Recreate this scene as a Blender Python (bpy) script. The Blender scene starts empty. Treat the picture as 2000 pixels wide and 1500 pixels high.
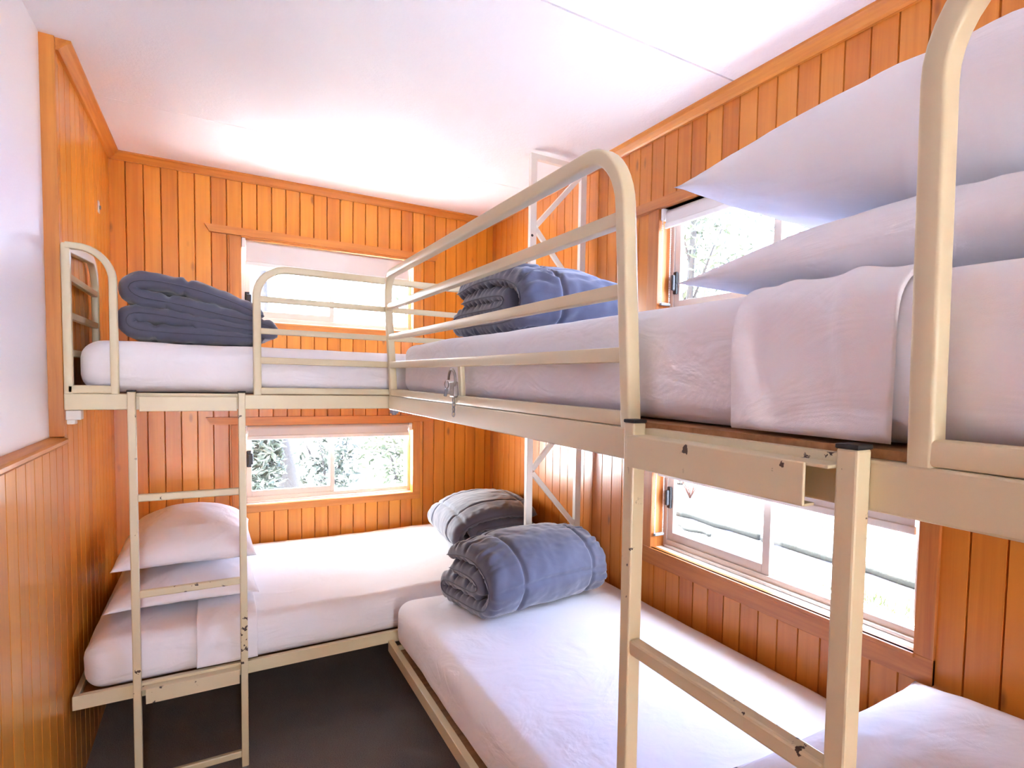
import bpy, bmesh, math, random
from mathutils import Vector, Matrix, noise

S = bpy.context.scene
COL = S.collection
PI = math.pi

# ------------------------------------------------------------------ camera
CAM_H = 1.4364
R_ = Vector((0.82351, -0.56683, 0.02408))
YAW, PITCH, ROLL = math.radians(34.56152), math.radians(-3.09255), math.radians(1.381875)
w = Vector((math.sin(YAW)*math.cos(PITCH), math.cos(YAW)*math.cos(PITCH), math.sin(PITCH)))
r = Vector((math.cos(YAW), -math.sin(YAW), 0)); u = r.cross(w)
R_ = r*math.cos(ROLL) + u*math.sin(ROLL); U_ = -r*math.sin(ROLL) + u*math.cos(ROLL)
cd = bpy.data.cameras.new('camera'); cam = bpy.data.objects.new('camera', cd); COL.objects.link(cam)
cd.sensor_fit = 'HORIZONTAL'; cd.sensor_width = 36
cd.lens = 1166.025/2000*36
cd.shift_x = (1000-1222.893)/2000; cd.shift_y = (810.194-750)/2000
cd.clip_start = 0.02; cd.clip_end = 200
M = Matrix((R_, U_, -w)).transposed().to_4x4(); M.translation = Vector((0, 0, CAM_H)); cam.matrix_world = M
S.camera = cam

# ------------------------------------------------------------------ light, exposure
S.view_settings.view_transform = 'Standard'; S.view_settings.look = 'None'
S.view_settings.gamma = 1; S.view_settings.use_curve_mapping = False
S.view_settings.exposure = 0.76
cy = S.cycles
cy.max_bounces = 10; cy.diffuse_bounces = 7; cy.glossy_bounces = 4; cy.transmission_bounces = 6; cy.transparent_max_bounces = 12
cy.sample_clamp_indirect = 80; cy.caustics_reflective = False; cy.caustics_refractive = False
W_STRENGTH = 26.0
wd = bpy.data.worlds.new('sky'); S.world = wd; wd.use_nodes = True
nt = wd.node_tree; nt.nodes.clear()
_o = nt.nodes.new('ShaderNodeOutputWorld'); _b = nt.nodes.new('ShaderNodeBackground')
_tc = nt.nodes.new('ShaderNodeTexCoord'); _dot = nt.nodes.new('ShaderNodeVectorMath'); _dot.operation = 'DOT_PRODUCT'
_dot.inputs[1].default_value = (1.0, 0.12, 0.0)
_mr = nt.nodes.new('ShaderNodeMapRange'); _mr.inputs[1].default_value = -0.1; _mr.inputs[2].default_value = 0.9
_mx = nt.nodes.new('ShaderNodeMixRGB'); _mx.inputs[1].default_value = (0.90, 0.945, 1.0, 1); _mx.inputs[2].default_value = (0.19, 0.28, 0.58, 1)
nt.links.new(_tc.outputs['Generated'], _dot.inputs[0]); nt.links.new(_dot.outputs['Value'], _mr.inputs[0])
nt.links.new(_mr.outputs[0], _mx.inputs[0]); nt.links.new(_mx.outputs[0], _b.inputs[0])
_b.inputs[1].default_value = W_STRENGTH
nt.links.new(_b.outputs[0], _o.inputs[0])
sd = bpy.data.lights.new('sun', 'SUN'); sd.energy = 115; sd.angle = 0.02; sd.color = (0.94, 0.965, 1.0)
sun = bpy.data.objects.new('sun', sd); COL.objects.link(sun)
sun.rotation_euler = Vector((-0.10, -0.13, -1.0)).to_track_quat('-Z', 'Y').to_euler()

# ------------------------------------------------------------------ room numbers
B, D, L, L0, LB, RR, W = 2.534, 3.738, -0.401, -0.434, -0.391, 0.577, 1.492
CEIL, FRONT, STEP, LEDGE = 2.462, -4.0, 2.59, 1.22  # FRONT: depth invented behind the camera so the fill light spreads evenly

def portal(x0, x1, y0, y1, z0, z1):
    ld = bpy.data.lights.new('window_daylight', 'AREA'); ld.shape = 'RECTANGLE'
    o = bpy.data.objects.new('window_daylight', ld); COL.objects.link(o)
    o.location = ((x0+x1)/2, (y0+y1)/2, (z0+z1)/2)
    if y1-y0 < 1e-6:
        ld.size, ld.size_y = x1-x0, z1-z0
        d = Vector((0, -1 if y0 > 1 else 1, 0))
    else:
        ld.size, ld.size_y = y1-y0, z1-z0
        d = Vector((-1, 0, 0))
    q = d.to_track_quat('-Z', 'Z'); o.rotation_euler = q.to_euler()
    ld.cycles.is_portal = True
for z0, z1 in ((0.735, 1.165), (1.71, 2.145)):
    portal(0.118, 0.99, D+0.14, D+0.14, z0, z1)
    portal(W+0.14, W+0.14, 0.815, 1.95, z0, z1)

portal(-0.15, 0.25, FRONT-0.08, FRONT-0.08, 0.02, 2.10)  # portal for the added opening behind the camera, not a window

# ------------------------------------------------------------------ material helpers
def mat(name):
    m = bpy.data.materials.new(name); m.use_nodes = True
    n = m.node_tree; bs = n.nodes['Principled BSDF']
    return m, n, bs
def N(n, t, **kw):
    x = n.nodes.new(t)
    for k, v in kw.items(): setattr(x, k, v)
    return x
def mth(n, op, a, b=None):
    x = N(n, 'ShaderNodeMath', operation=op)
    for i, v in enumerate((a, b)):
        if v is None: continue
        if isinstance(v, (int, float)): x.inputs[i].default_value = v
        else: n.links.new(v, x.inputs[i])
    return x.outputs[0]
def mix(n, f, a, b, blend='MIX'):
    x = N(n, 'ShaderNodeMixRGB', blend_type=blend)
    for i, v in enumerate((f, a, b)):
        if isinstance(v, (int, float)): x.inputs[i].default_value = v
        elif isinstance(v, tuple): x.inputs[i].default_value = (*v, 1)
        else: n.links.new(v, x.inputs[i])
    return x.outputs[0]
def obcoord(n, scale=(1, 1, 1)):
    t = N(n, 'ShaderNodeTexCoord'); mp = N(n, 'ShaderNodeMapping'); mp.inputs['Scale'].default_value = scale
    n.links.new(t.outputs['Object'], mp.inputs['Vector']); return mp.outputs[0]
def noi(n, vec, scale, detail=4, rough=0.55, dist=0):
    x = N(n, 'ShaderNodeTexNoise'); x.inputs['Scale'].default_value = scale; x.inputs['Detail'].default_value = detail
    x.inputs['Roughness'].default_value = rough; x.inputs['Distortion'].default_value = dist
    n.links.new(vec, x.inputs['Vector']); return x.outputs['Fac']
def ramp(n, f, *st):
    x = N(n, 'ShaderNodeValToRGB'); e = x.color_ramp.elements
    while len(e) < len(st): e.new(0.5)
    for el, (p, c) in zip(e, st):
        el.position = p; el.color = (*c, 1) if isinstance(c, tuple) else (c, c, c, 1)
    n.links.new(f, x.inputs[0]); return x.outputs[0]
def bump(n, bs, h, strength, dist):
    x = N(n, 'ShaderNodeBump'); x.inputs['Strength'].default_value = strength; x.inputs['Distance'].default_value = dist
    n.links.new(h, x.inputs['Height']); n.links.new(x.outputs[0], bs.inputs['Normal'])

PINE_L, PINE_D = (0.78, 0.320, 0.036), (0.56, 0.165, 0.013)
def pine(name, axis, off, pitch, tint=(1, 1, 1), knots=True):
    m, n, bs = mat(name)
    t = N(n, 'ShaderNodeTexCoord'); sp = N(n, 'ShaderNodeSeparateXYZ'); n.links.new(t.outputs['Object'], sp.inputs[0])
    c = sp.outputs[axis]
    idx = mth(n, 'FLOOR', mth(n, 'DIVIDE', mth(n, 'SUBTRACT', c, off), pitch))
    wn = N(n, 'ShaderNodeTexWhiteNoise', noise_dimensions='1D'); n.links.new(idx, wn.inputs['W'])
    rnd = wn.outputs['Value']
    cb = N(n, 'ShaderNodeCombineXYZ')
    n.links.new(mth(n, 'MULTIPLY', c, 55), cb.inputs[0]); n.links.new(mth(n, 'MULTIPLY', rnd, 40), cb.inputs[1])
    n.links.new(mth(n, 'ADD', mth(n, 'MULTIPLY', sp.outputs[2], 1.6), mth(n, 'MULTIPLY', rnd, 9)), cb.inputs[2])
    g = noi(n, cb.outputs[0], 1.0, 6, 0.6, 0.35)
    cb2 = N(n, 'ShaderNodeCombineXYZ')
    n.links.new(mth(n, 'MULTIPLY', c, 9), cb2.inputs[0]); n.links.new(mth(n, 'MULTIPLY', rnd, 70), cb2.inputs[1]); n.links.new(mth(n, 'MULTIPLY', sp.outputs[2], 1.1), cb2.inputs[2])
    g2 = noi(n, cb2.outputs[0], 1.0, 3)
    f = mth(n, 'ADD', mth(n, 'MULTIPLY', g, 0.75), mth(n, 'ADD', mth(n, 'MULTIPLY', g2, 0.45), mth(n, 'MULTIPLY', rnd, 0.42)))
    colr = ramp(n, f, (0.42, tuple(a*b for a, b in zip(PINE_D, tint))), (1.05, tuple(a*b for a, b in zip(PINE_L, tint))))
    if knots:
        cb3 = N(n, 'ShaderNodeCombineXYZ')
        n.links.new(mth(n, 'MULTIPLY', c, 13), cb3.inputs[0]); n.links.new(mth(n, 'MULTIPLY', idx, 3.7), cb3.inputs[1]); n.links.new(mth(n, 'MULTIPLY', sp.outputs[2], 5.0), cb3.inputs[2])
        vo = N(n, 'ShaderNodeTexVoronoi'); vo.inputs['Scale'].default_value = 1.0; n.links.new(cb3.outputs[0], vo.inputs['Vector'])
        pick = mth(n, 'GREATER_THAN', N(n, 'ShaderNodeSeparateColor').outputs[0], 0.5)
        sc = n.nodes[-2] if False else None
        sepc = N(n, 'ShaderNodeSeparateColor'); n.links.new(vo.outputs['Color'], sepc.inputs[0])
        pick = mth(n, 'GREATER_THAN', sepc.outputs[0], 0.62)
        kd = ramp(n, vo.outputs['Distance'], (0.05, 1.0), (0.16, 0.0))
        colr = mix(n, mth(n, 'MULTIPLY', mth(n, 'MULTIPLY', kd, pick), 0.65), colr, (0.16, 0.055, 0.02))
    n.links.new(colr, bs.inputs['Base Color'])
    bs.inputs['Roughness'].default_value = 0.28; bs.inputs['Specular IOR Level'].default_value = 0.45
    bump(n, bs, g, 0.10, 0.002)
    return m
def wood(name, axis, cl=(0.72, 0.29, 0.046), cdk=(0.52, 0.16, 0.022), rough=0.38):
    m, n, bs = mat(name)
    sc = [45, 45, 45]; sc[axis] = 2.2
    v = obcoord(n, tuple(sc)); g = noi(n, v, 1.0, 6, 0.62, 0.3)
    n.links.new(ramp(n, g, (0.3, cdk), (0.72, cl)), bs.inputs['Base Color'])
    bs.inputs['Roughness'].default_value = rough; bump(n, bs, g, 0.12, 0.002)
    return m
def plain(name, col, rough=0.5, metal=0, nscale=0, nstr=0.1, ndist=0.002, spec=0.5):
    m, n, bs = mat(name)
    bs.inputs['Base Color'].default_value = (*col, 1); bs.inputs['Roughness'].default_value = rough
    bs.inputs['Metallic'].default_value = metal; bs.inputs['Specular IOR Level'].default_value = spec
    if nscale: bump(n, bs, noi(n, obcoord(n), nscale, 5), nstr, ndist)
    return m
def enamel(name, col, chip):
    m, n, bs = mat(name)
    v = obcoord(n)
    a = noi(n, v, 34, 5, 0.6); b = noi(n, v, 5, 2)
    f = mth(n, 'MULTIPLY', ramp(n, a, (chip, 0.0), (chip+0.012, 1.0)), ramp(n, b, (0.50, 0.0), (0.53, 1.0)))
    base = mix(n, noi(n, v, 3, 3), tuple(c*0.95 for c in col), tuple(min(1, c*1.05) for c in col))
    n.links.new(mix(n, f, base, (0.055, 0.030, 0.020)), bs.inputs['Base Color'])
    bs.inputs['Roughness'].default_value = 0.36
    bump(n, bs, mth(n, 'SUBTRACT', mth(n, 'MULTIPLY', noi(n, v, 160, 2), 0.06), f), 0.25, 0.001)
    return m
def cloth(name, col, weave=700, wr=0.35, rough=0.85, sheen=0.25, dist=0.006):
    m, n, bs = mat(name)
    v = obcoord(n)
    a = mth(n, 'ADD', noi(n, obcoord(n, (1.0, 1.0, 2.4)), 4.5, 3, 0.45, 1.6), mth(n, 'MULTIPLY', noi(n, v, 15, 3, 0.5, 0.8), 0.28)); b = noi(n, v, weave, 2)
    bs.inputs['Base Color'].default_value = (*col, 1)
    bs.inputs['Roughness'].default_value = rough; bs.inputs['Sheen Weight'].default_value = sheen
    bs.inputs['Specular IOR Level'].default_value = 0.25
    bump(n, bs, mth(n, 'ADD', a, mth(n, 'MULTIPLY', b, 0.03)), wr, dist)
    return m

M_PINE_B = pine('pine_boards_end_wall', 0, -0.2755, 0.0665)
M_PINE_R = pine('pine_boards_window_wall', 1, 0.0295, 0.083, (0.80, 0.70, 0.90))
M_PINE_L = pine('pine_boards_side_wall', 1, 2.647, 0.0895, knots=False)
M_TRIM_X = wood('pine_trim_x', 0); M_TRIM_Y = wood('pine_trim_y', 1); M_TRIM_Z = wood('pine_trim_z', 2)
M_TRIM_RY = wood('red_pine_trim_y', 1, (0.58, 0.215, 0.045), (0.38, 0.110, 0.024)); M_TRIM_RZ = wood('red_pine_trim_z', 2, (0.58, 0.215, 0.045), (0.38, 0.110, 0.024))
M_PLY = wood('plywood_base', 0, (0.42, 0.20, 0.07), (0.24, 0.10, 0.03), 0.6)
M_CREAM = enamel('cream_enamel', (0.66, 0.570, 0.365), 0.80)
M_CHIP = enamel('chipped_cream_enamel', (0.66, 0.570, 0.365), 0.635)
M_WHITE_EN = enamel('white_enamel', (0.72, 0.67, 0.60), 0.80)
M_RUB = plain('black_rubber', (0.015, 0.013, 0.012), 0.6)
M_SHEET = cloth('white_cotton', (0.83, 0.82, 0.86), wr=0.55, dist=0.014)
M_SHEETF = cloth('white_cotton_folded', (0.83, 0.82, 0.86), wr=0.55, dist=0.016)
M_PILL = cloth('white_pillowcase', (0.84, 0.83, 0.865), wr=0.55, dist=0.016)
M_DUV = cloth('slate_quilt', (0.100, 0.104, 0.150), 420, 0.5, 0.75, 0.5, 0.008)
M_DUVPIPE = cloth('slate_piping', (0.085, 0.088, 0.12), 420, 0.2)
M_ALU = plain('beige_aluminium', (0.60, 0.53, 0.47), 0.38, 0.15)
M_LATCH = plain('black_latch', (0.02, 0.022, 0.028), 0.4)
M_BLIND = cloth('blind_fabric', (0.70, 0.665, 0.64), 900, 0.1)
M_WPLAS = plain('white_plastic', (0.80, 0.78, 0.75), 0.4)
M_STEEL = plain('dull_steel', (0.32, 0.29, 0.27), 0.4, 0.8)
M_GREY = plain('grey_plastic', (0.25, 0.27, 0.30), 0.4)

def ceil_mat():
    m, n, bs = mat('stippled_ceiling')
    v = obcoord(n); bs.inputs['Base Color'].default_value = (0.88, 0.875, 0.90, 1); bs.inputs['Roughness'].default_value = 0.55
    bump(n, bs, mth(n, 'ADD', noi(n, v, 120, 4, 0.7), mth(n, 'MULTIPLY', noi(n, v, 45, 3), 0.7)), 0.35, 0.004)
    return m
M_CEIL = ceil_mat()
def whitewall():
    m, n, bs = mat('white_board')
    v = obcoord(n); bs.inputs['Base Color'].default_value = (0.87, 0.87, 0.885, 1); bs.inputs['Roughness'].default_value = 0.45
    bump(n, bs, noi(n, v, 110, 4, 0.7), 0.25, 0.003)
    return m
M_WWALL = whitewall()
def carpet():
    m, n, bs = mat('charcoal_carpet')
    v = obcoord(n); a = noi(n, v, 260, 4, 0.75); b = noi(n, v, 5, 3)
    n.links.new(mix(n, ramp(n, b, (0.35, 0.0), (0.7, 0.5)), ramp(n, a, (0.3, (0.11, 0.102, 0.110)), (0.7, (0.50, 0.455, 0.445))), (0.38, 0.33, 0.30)), bs.inputs['Base Color'])
    bs.inputs['Roughness'].default_value = 0.95; bs.inputs['Specular IOR Level'].default_value = 0.1
    bump(n, bs, a, 0.9, 0.006)
    return m
M_CARPET = carpet()
def glass():
    m = bpy.data.materials.new('window_glass'); m.use_nodes = True; n = m.node_tree; n.nodes.clear()
    o = N(n, 'ShaderNodeOutputMaterial'); t = N(n, 'ShaderNodeBsdfTransparent'); g = N(n, 'ShaderNodeBsdfGlossy'); g.inputs['Roughness'].default_value = 0.02
    mx = N(n, 'ShaderNodeMixShader'); mx.inputs[0].default_value = 0.05
    t.inputs[0].default_value = (0.97, 0.985, 0.98, 1)
    n.links.new(t.outputs[0], mx.inputs[1]); n.links.new(g.outputs[0], mx.inputs[2]); n.links.new(mx.outputs[0], o.inputs[0])
    return m
M_GLASS = glass()

# ------------------------------------------------------------------ mesh helpers
class MB:
    def __init__(s): s.bm = bmesh.new()
    def face(s, pts):
        return s.bm.faces.new([s.bm.verts.new(p) for p in pts])
    def box(s, x0, x1, y0, y1, z0, z1, bev=0.0, seg=2):
        vs = [s.bm.verts.new(p) for p in ((x0, y0, z0), (x1, y0, z0), (x1, y1, z0), (x0, y1, z0), (x0, y0, z1), (x1, y0, z1), (x1, y1, z1), (x0, y1, z1))]
        fs = [s.bm.faces.new([vs[i] for i in q]) for q in ((3, 2, 1, 0), (4, 5, 6, 7), (0, 1, 5, 4), (1, 2, 6, 5), (2, 3, 7, 6), (3, 0, 4, 7))]
        if bev:
            es = {e for f in fs for e in f.edges}
            bmesh.ops.bevel(s.bm, geom=list(es), offset=bev, segments=seg, profile=0.5, affect='EDGES')
        return s
    def grid(s, P, closed_u=False, closed_v=False):
        V = [[s.bm.verts.new(p) for p in row] for row in P]
        nu, nv = len(V), len(V[0])
        for i in range(nu if closed_u else nu-1):
            for j in range(nv if closed_v else nv-1):
                a, b, c, d = V[i][j], V[(i+1) % nu][j], V[(i+1) % nu][(j+1) % nv], V[i][(j+1) % nv]
                s.bm.faces.new((a, b, c, d))
        return V
    def sweep(s, pts, wd_, ht, nrm, rad=0.004, seg=2):
        pts = [Vector(p) for p in pts]; nrm = Vector(nrm).normalized()
        prof = []
        a, b = wd_/2-rad, ht/2-rad
        for cx_, cy_, a0 in ((a, b, 0), (-a, b, 90), (-a, -b, 180), (a, -b, 270)):
            for k in range(seg+1):
                t = math.radians(a0+90*k/seg); prof.append((cx_+rad*math.cos(t), cy_+rad*math.sin(t)))
        rows = []
        for i, p in enumerate(pts):
            t0 = (pts[i]-pts[i-1]).normalized() if i else None
            t1 = (pts[i+1]-pts[i]).normalized() if i < len(pts)-1 else None
            t = ((t0 or t1)+(t1 or t0)).normalized()
            sd_ = nrm.cross(t).normalized()
            k = 1.0 if (t0 is None or t1 is None) else 1/max(0.5, t.dot(t1))
            rows.append([p+sd_*(q[0]*k)+nrm*q[1] for q in prof])
        V = s.grid(rows, closed_v=True)
        s.bm.faces.new(V[0]); s.bm.faces.new(V[-1][::-1])
        return s
    def tube(s, pts, rad, seg=8, closed=False):
        pts = [Vector(p) for p in pts]; rows = []; n = len(pts)
        ref = Vector((0, 0, 1))
        for i in range(n):
            if closed: t = (pts[(i+1) % n]-pts[i-1]).normalized()
            else: t = (pts[min(i+1, n-1)]-pts[max(i-1, 0)]).normalized()
            if abs(t.dot(ref)) > 0.95: ref = Vector((0.3, 1, 0.1)).normalized()
            a = t.cross(ref).normalized(); b = t.cross(a); ref = (ref - t*ref.dot(t)).normalized()
            rr = rad[i] if isinstance(rad, (list, tuple)) else rad
            rows.append([pts[i]+(a*math.cos(2*PI*k/seg)+b*math.sin(2*PI*k/seg))*rr for k in range(seg)])
        V = s.grid(rows, closed_u=closed, closed_v=True)
        if not closed: s.bm.faces.new(V[0]); s.bm.faces.new(V[-1][::-1])
        return s
    def prism(s, prof, f0, f1):
        a = [s.bm.verts.new(f0(p)) for p in prof]; b = [s.bm.verts.new(f1(p)) for p in prof]
        n = len(prof)
        for i in range(n): s.bm.faces.new((a[i], a[(i+1) % n], b[(i+1) % n], b[i]))
        s.bm.faces.new(a[::-1]); s.bm.faces.new(b)
        return s
    def out(s, name, m, parent=None, smooth=False, angle=None):
        bmesh.ops.recalc_face_normals(s.bm, faces=s.bm.faces)
        off = parent.location if parent is not None and parent.type == 'EMPTY' else Vector((0, 0, 0))
        if parent is not None and parent.type != 'EMPTY' and parent.parent: off = parent.parent.location
        if off.length: bmesh.ops.translate(s.bm, verts=s.bm.verts, vec=-off)
        me = bpy.data.meshes.new(name); s.bm.to_mesh(me); s.bm.free()
        me.materials.append(m)
        o = bpy.data.objects.new(name, me); COL.objects.link(o)
        if smooth:
            for p in me.polygons: p.use_smooth = True
            if angle: me.set_sharp_from_angle(angle=math.radians(angle))
        if parent is not None: o.parent = parent
        return o
def thing(name, label, cat, loc=(0, 0, 0), group=None):
    o = bpy.data.objects.new(name, None); COL.objects.link(o); o.location = loc; o.empty_display_size = 0.1
    return tag(o, label, cat, group)
def tag(o, label, cat, group=None):
    o['label'] = label; o['category'] = cat
    if group: o['group'] = group
    return o
def struct(o): o['kind'] = 'structure'; return o
def arc(c, rx, rz, a0, a1, n=10):
    return [(c[0]+rx*math.cos(math.radians(a0+(a1-a0)*i/n)), c[1]+rz*math.sin(math.radians(a0+(a1-a0)*i/n))) for i in range(n+1)]
def nz(p, sc, seed=0): return noise.noise(Vector((p[0]*sc+seed*7.3, p[1]*sc-seed*3.1, p[2]*sc+seed)))

# ------------------------------------------------------------------ room shell
OPEN_Z = ((0.727, 1.173), (1.702, 2.153))
OPEN_B = (0.110, 0.998); OPEN_R = (0.807, 1.958)
def board_wall(name, a0, a1, z0, z1, off, pitch, holes, P, m, thick=0.11, gw=0.0058, gd=0.009):
    """boards with V grooves; P(a, depth, z) maps to the world, depth > 0 goes into the wall"""
    mb = MB()
    br = {a0, a1}
    k = math.ceil((a0-off)/pitch); g = []
    while off+k*pitch < a1: g.append(off+k*pitch); k += 1
    for h in holes: br |= {h[0], h[1]}
    dep = {}
    for x in g:
        for d_, dd in ((-gw/2, 0), (0, gd), (gw/2, 0)):
            if a0 < x+d_ < a1: br.add(x+d_); dep[x+d_] = dd
    xs = sorted(br)
    zs = sorted({z0, z1} | {q for h in holes for q in (h[2], h[3])})
    for i in range(len(xs)-1):
        A, C = xs[i], xs[i+1]
        for j in range(len(zs)-1):
            zc = (zs[j]+zs[j+1])/2; ac = (A+C)/2
            if any(h[0] < ac < h[1] and h[2] < zc < h[3] for h in holes): continue
            mb.face([P(A, dep.get(A, 0), zs[j]), P(C, dep.get(C, 0), zs[j]), P(C, dep.get(C, 0), zs[j+1]), P(A, dep.get(A, 0), zs[j+1])])
    xs2 = sorted({a0, a1} | {q for h in holes for q in (h[0], h[1])})
    for i in range(len(xs2)-1):
        for j in range(len(zs)-1):
            zc = (zs[j]+zs[j+1])/2; ac = (xs2[i]+xs2[i+1])/2
            if any(h[0] < ac < h[1] and h[2] < zc < h[3] for h in holes): continue
            mb.face([P(xs2[i], thick, zs[j]), P(xs2[i+1], thick, zs[j]), P(xs2[i+1], thick, zs[j+1]), P(xs2[i], thick, zs[j+1])])
            # solid core so that no light leaks
            c0, c1 = P(xs2[i], 0.02, zs[j]), P(xs2[i+1], thick-0.005, zs[j+1])
            mb.box(min(c0[0], c1[0]), max(c0[0], c1[0]), min(c0[1], c1[1]), max(c0[1], c1[1]), zs[j], zs[j+1])
    return struct(mb.out(name, m))
PB = lambda a, d, z: (a, D+d, z)
PR = lambda a, d, z: (W+d, a, z)
PL = lambda a, d, z: (L-d, a, z)
board_wall('wall_back', L-0.1, W+0.11, -0.1, CEIL+0.03, -0.2755, 0.0665, [(*OPEN_B, *z) for z in OPEN_Z], PB, M_PINE_B)
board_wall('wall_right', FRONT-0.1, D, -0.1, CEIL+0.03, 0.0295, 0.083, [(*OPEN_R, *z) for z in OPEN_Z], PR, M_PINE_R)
board_wall('wall_left', FRONT-0.1, D, -0.1, LEDGE-0.02, 2.647, 0.0895, [], PL, M_PINE_L)
board_wall('wall_left', STEP, D, LEDGE-0.02, CEIL+0.03, 2.647, 0.0895, [], PL, M_PINE_L)
struct(MB().box(L0-0.08, L0, FRONT-0.1, STEP+0.01, LEDGE-0.06, CEIL+0.03).out('wall_recess', M_WWALL))
mb = MB(); mb.box(L-0.1, -0.15, FRONT-0.1, FRONT, -0.1, CEIL+0.03); mb.box(0.25, W+0.11, FRONT-0.1, FRONT, -0.1, CEIL+0.03)  # unseen wall behind the camera; its opening is added to let in fill daylight
mb.box(-0.15, 0.25, FRONT-0.1, FRONT, 2.10, CEIL+0.03)
struct(mb.out('wall_front', M_WWALL))
struct(MB().box(L-0.1, W+0.11, FRONT-0.1, D+0.11, -0.1, 0).out('floor', M_CARPET))
mb = MB()
for y0, y1 in ((FRONT-0.1, 1.515), (1.523, 3.029), (3.032, D+0.1)):
    mb.box(L-0.12, W+0.1, y0, y1, CEIL, CEIL+0.02)
mb.box(L-0.12, W+0.1, FRONT-0.1, D+0.1, CEIL+0.008, CEIL+0.12)
struct(mb.out('ceiling', M_CEIL))
# cornices
CP = [(0, 0.0), (0.040, 0.0), (0.040, -0.008), (0.030, -0.014), (0.014, -0.030), (0.010, -0.037), (0, -0.037)]
struct(MB().prism(CP, lambda p: (L, D-p[0], CEIL+p[1]), lambda p: (W, D-p[0], CEIL+p[1])).out('trim_1', M_TRIM_X))
struct(MB().prism(CP, lambda p: (W-p[0], FRONT, CEIL+p[1]), lambda p: (W-p[0], D, CEIL+p[1])).out('trim_2', M_TRIM_Y))
struct(MB().prism(CP, lambda p: (L+p[0], STEP, CEIL+p[1]), lambda p: (L+p[0], D, CEIL+p[1])).out('trim_3', M_TRIM_Y))
# step trim beside the white board, and the ledge cap under it
struct(MB().box(L0-0.005, L+0.003, STEP-0.012, STEP+0.004, LEDGE, CEIL, 0.002).out('trim_4', M_TRIM_Z))
mb = MB()
LP = [(-0.045, 0.0), (0.002, -0.004), (0.010, -0.008), (0.010, -0.018), (0.004, -0.024), (0.0, -0.028), (-0.045, -0.028)]
mb.prism(LP, lambda p: (L+p[0], FRONT, LEDGE+p[1]), lambda p: (L+p[0], STEP+0.004, LEDGE+p[1]))
struct(mb.out('trim_5', M_TRIM_Y))
# skirtings
struct(MB().box(L, W, D-0.014, D, 0, 0.07, 0.003).out('baseboard_back', M_TRIM_X))
struct(MB().box(W-0.014, W, FRONT, D-0.014, 0, 0.07, 0.003).out('baseboard_right', M_TRIM_Y))

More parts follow.
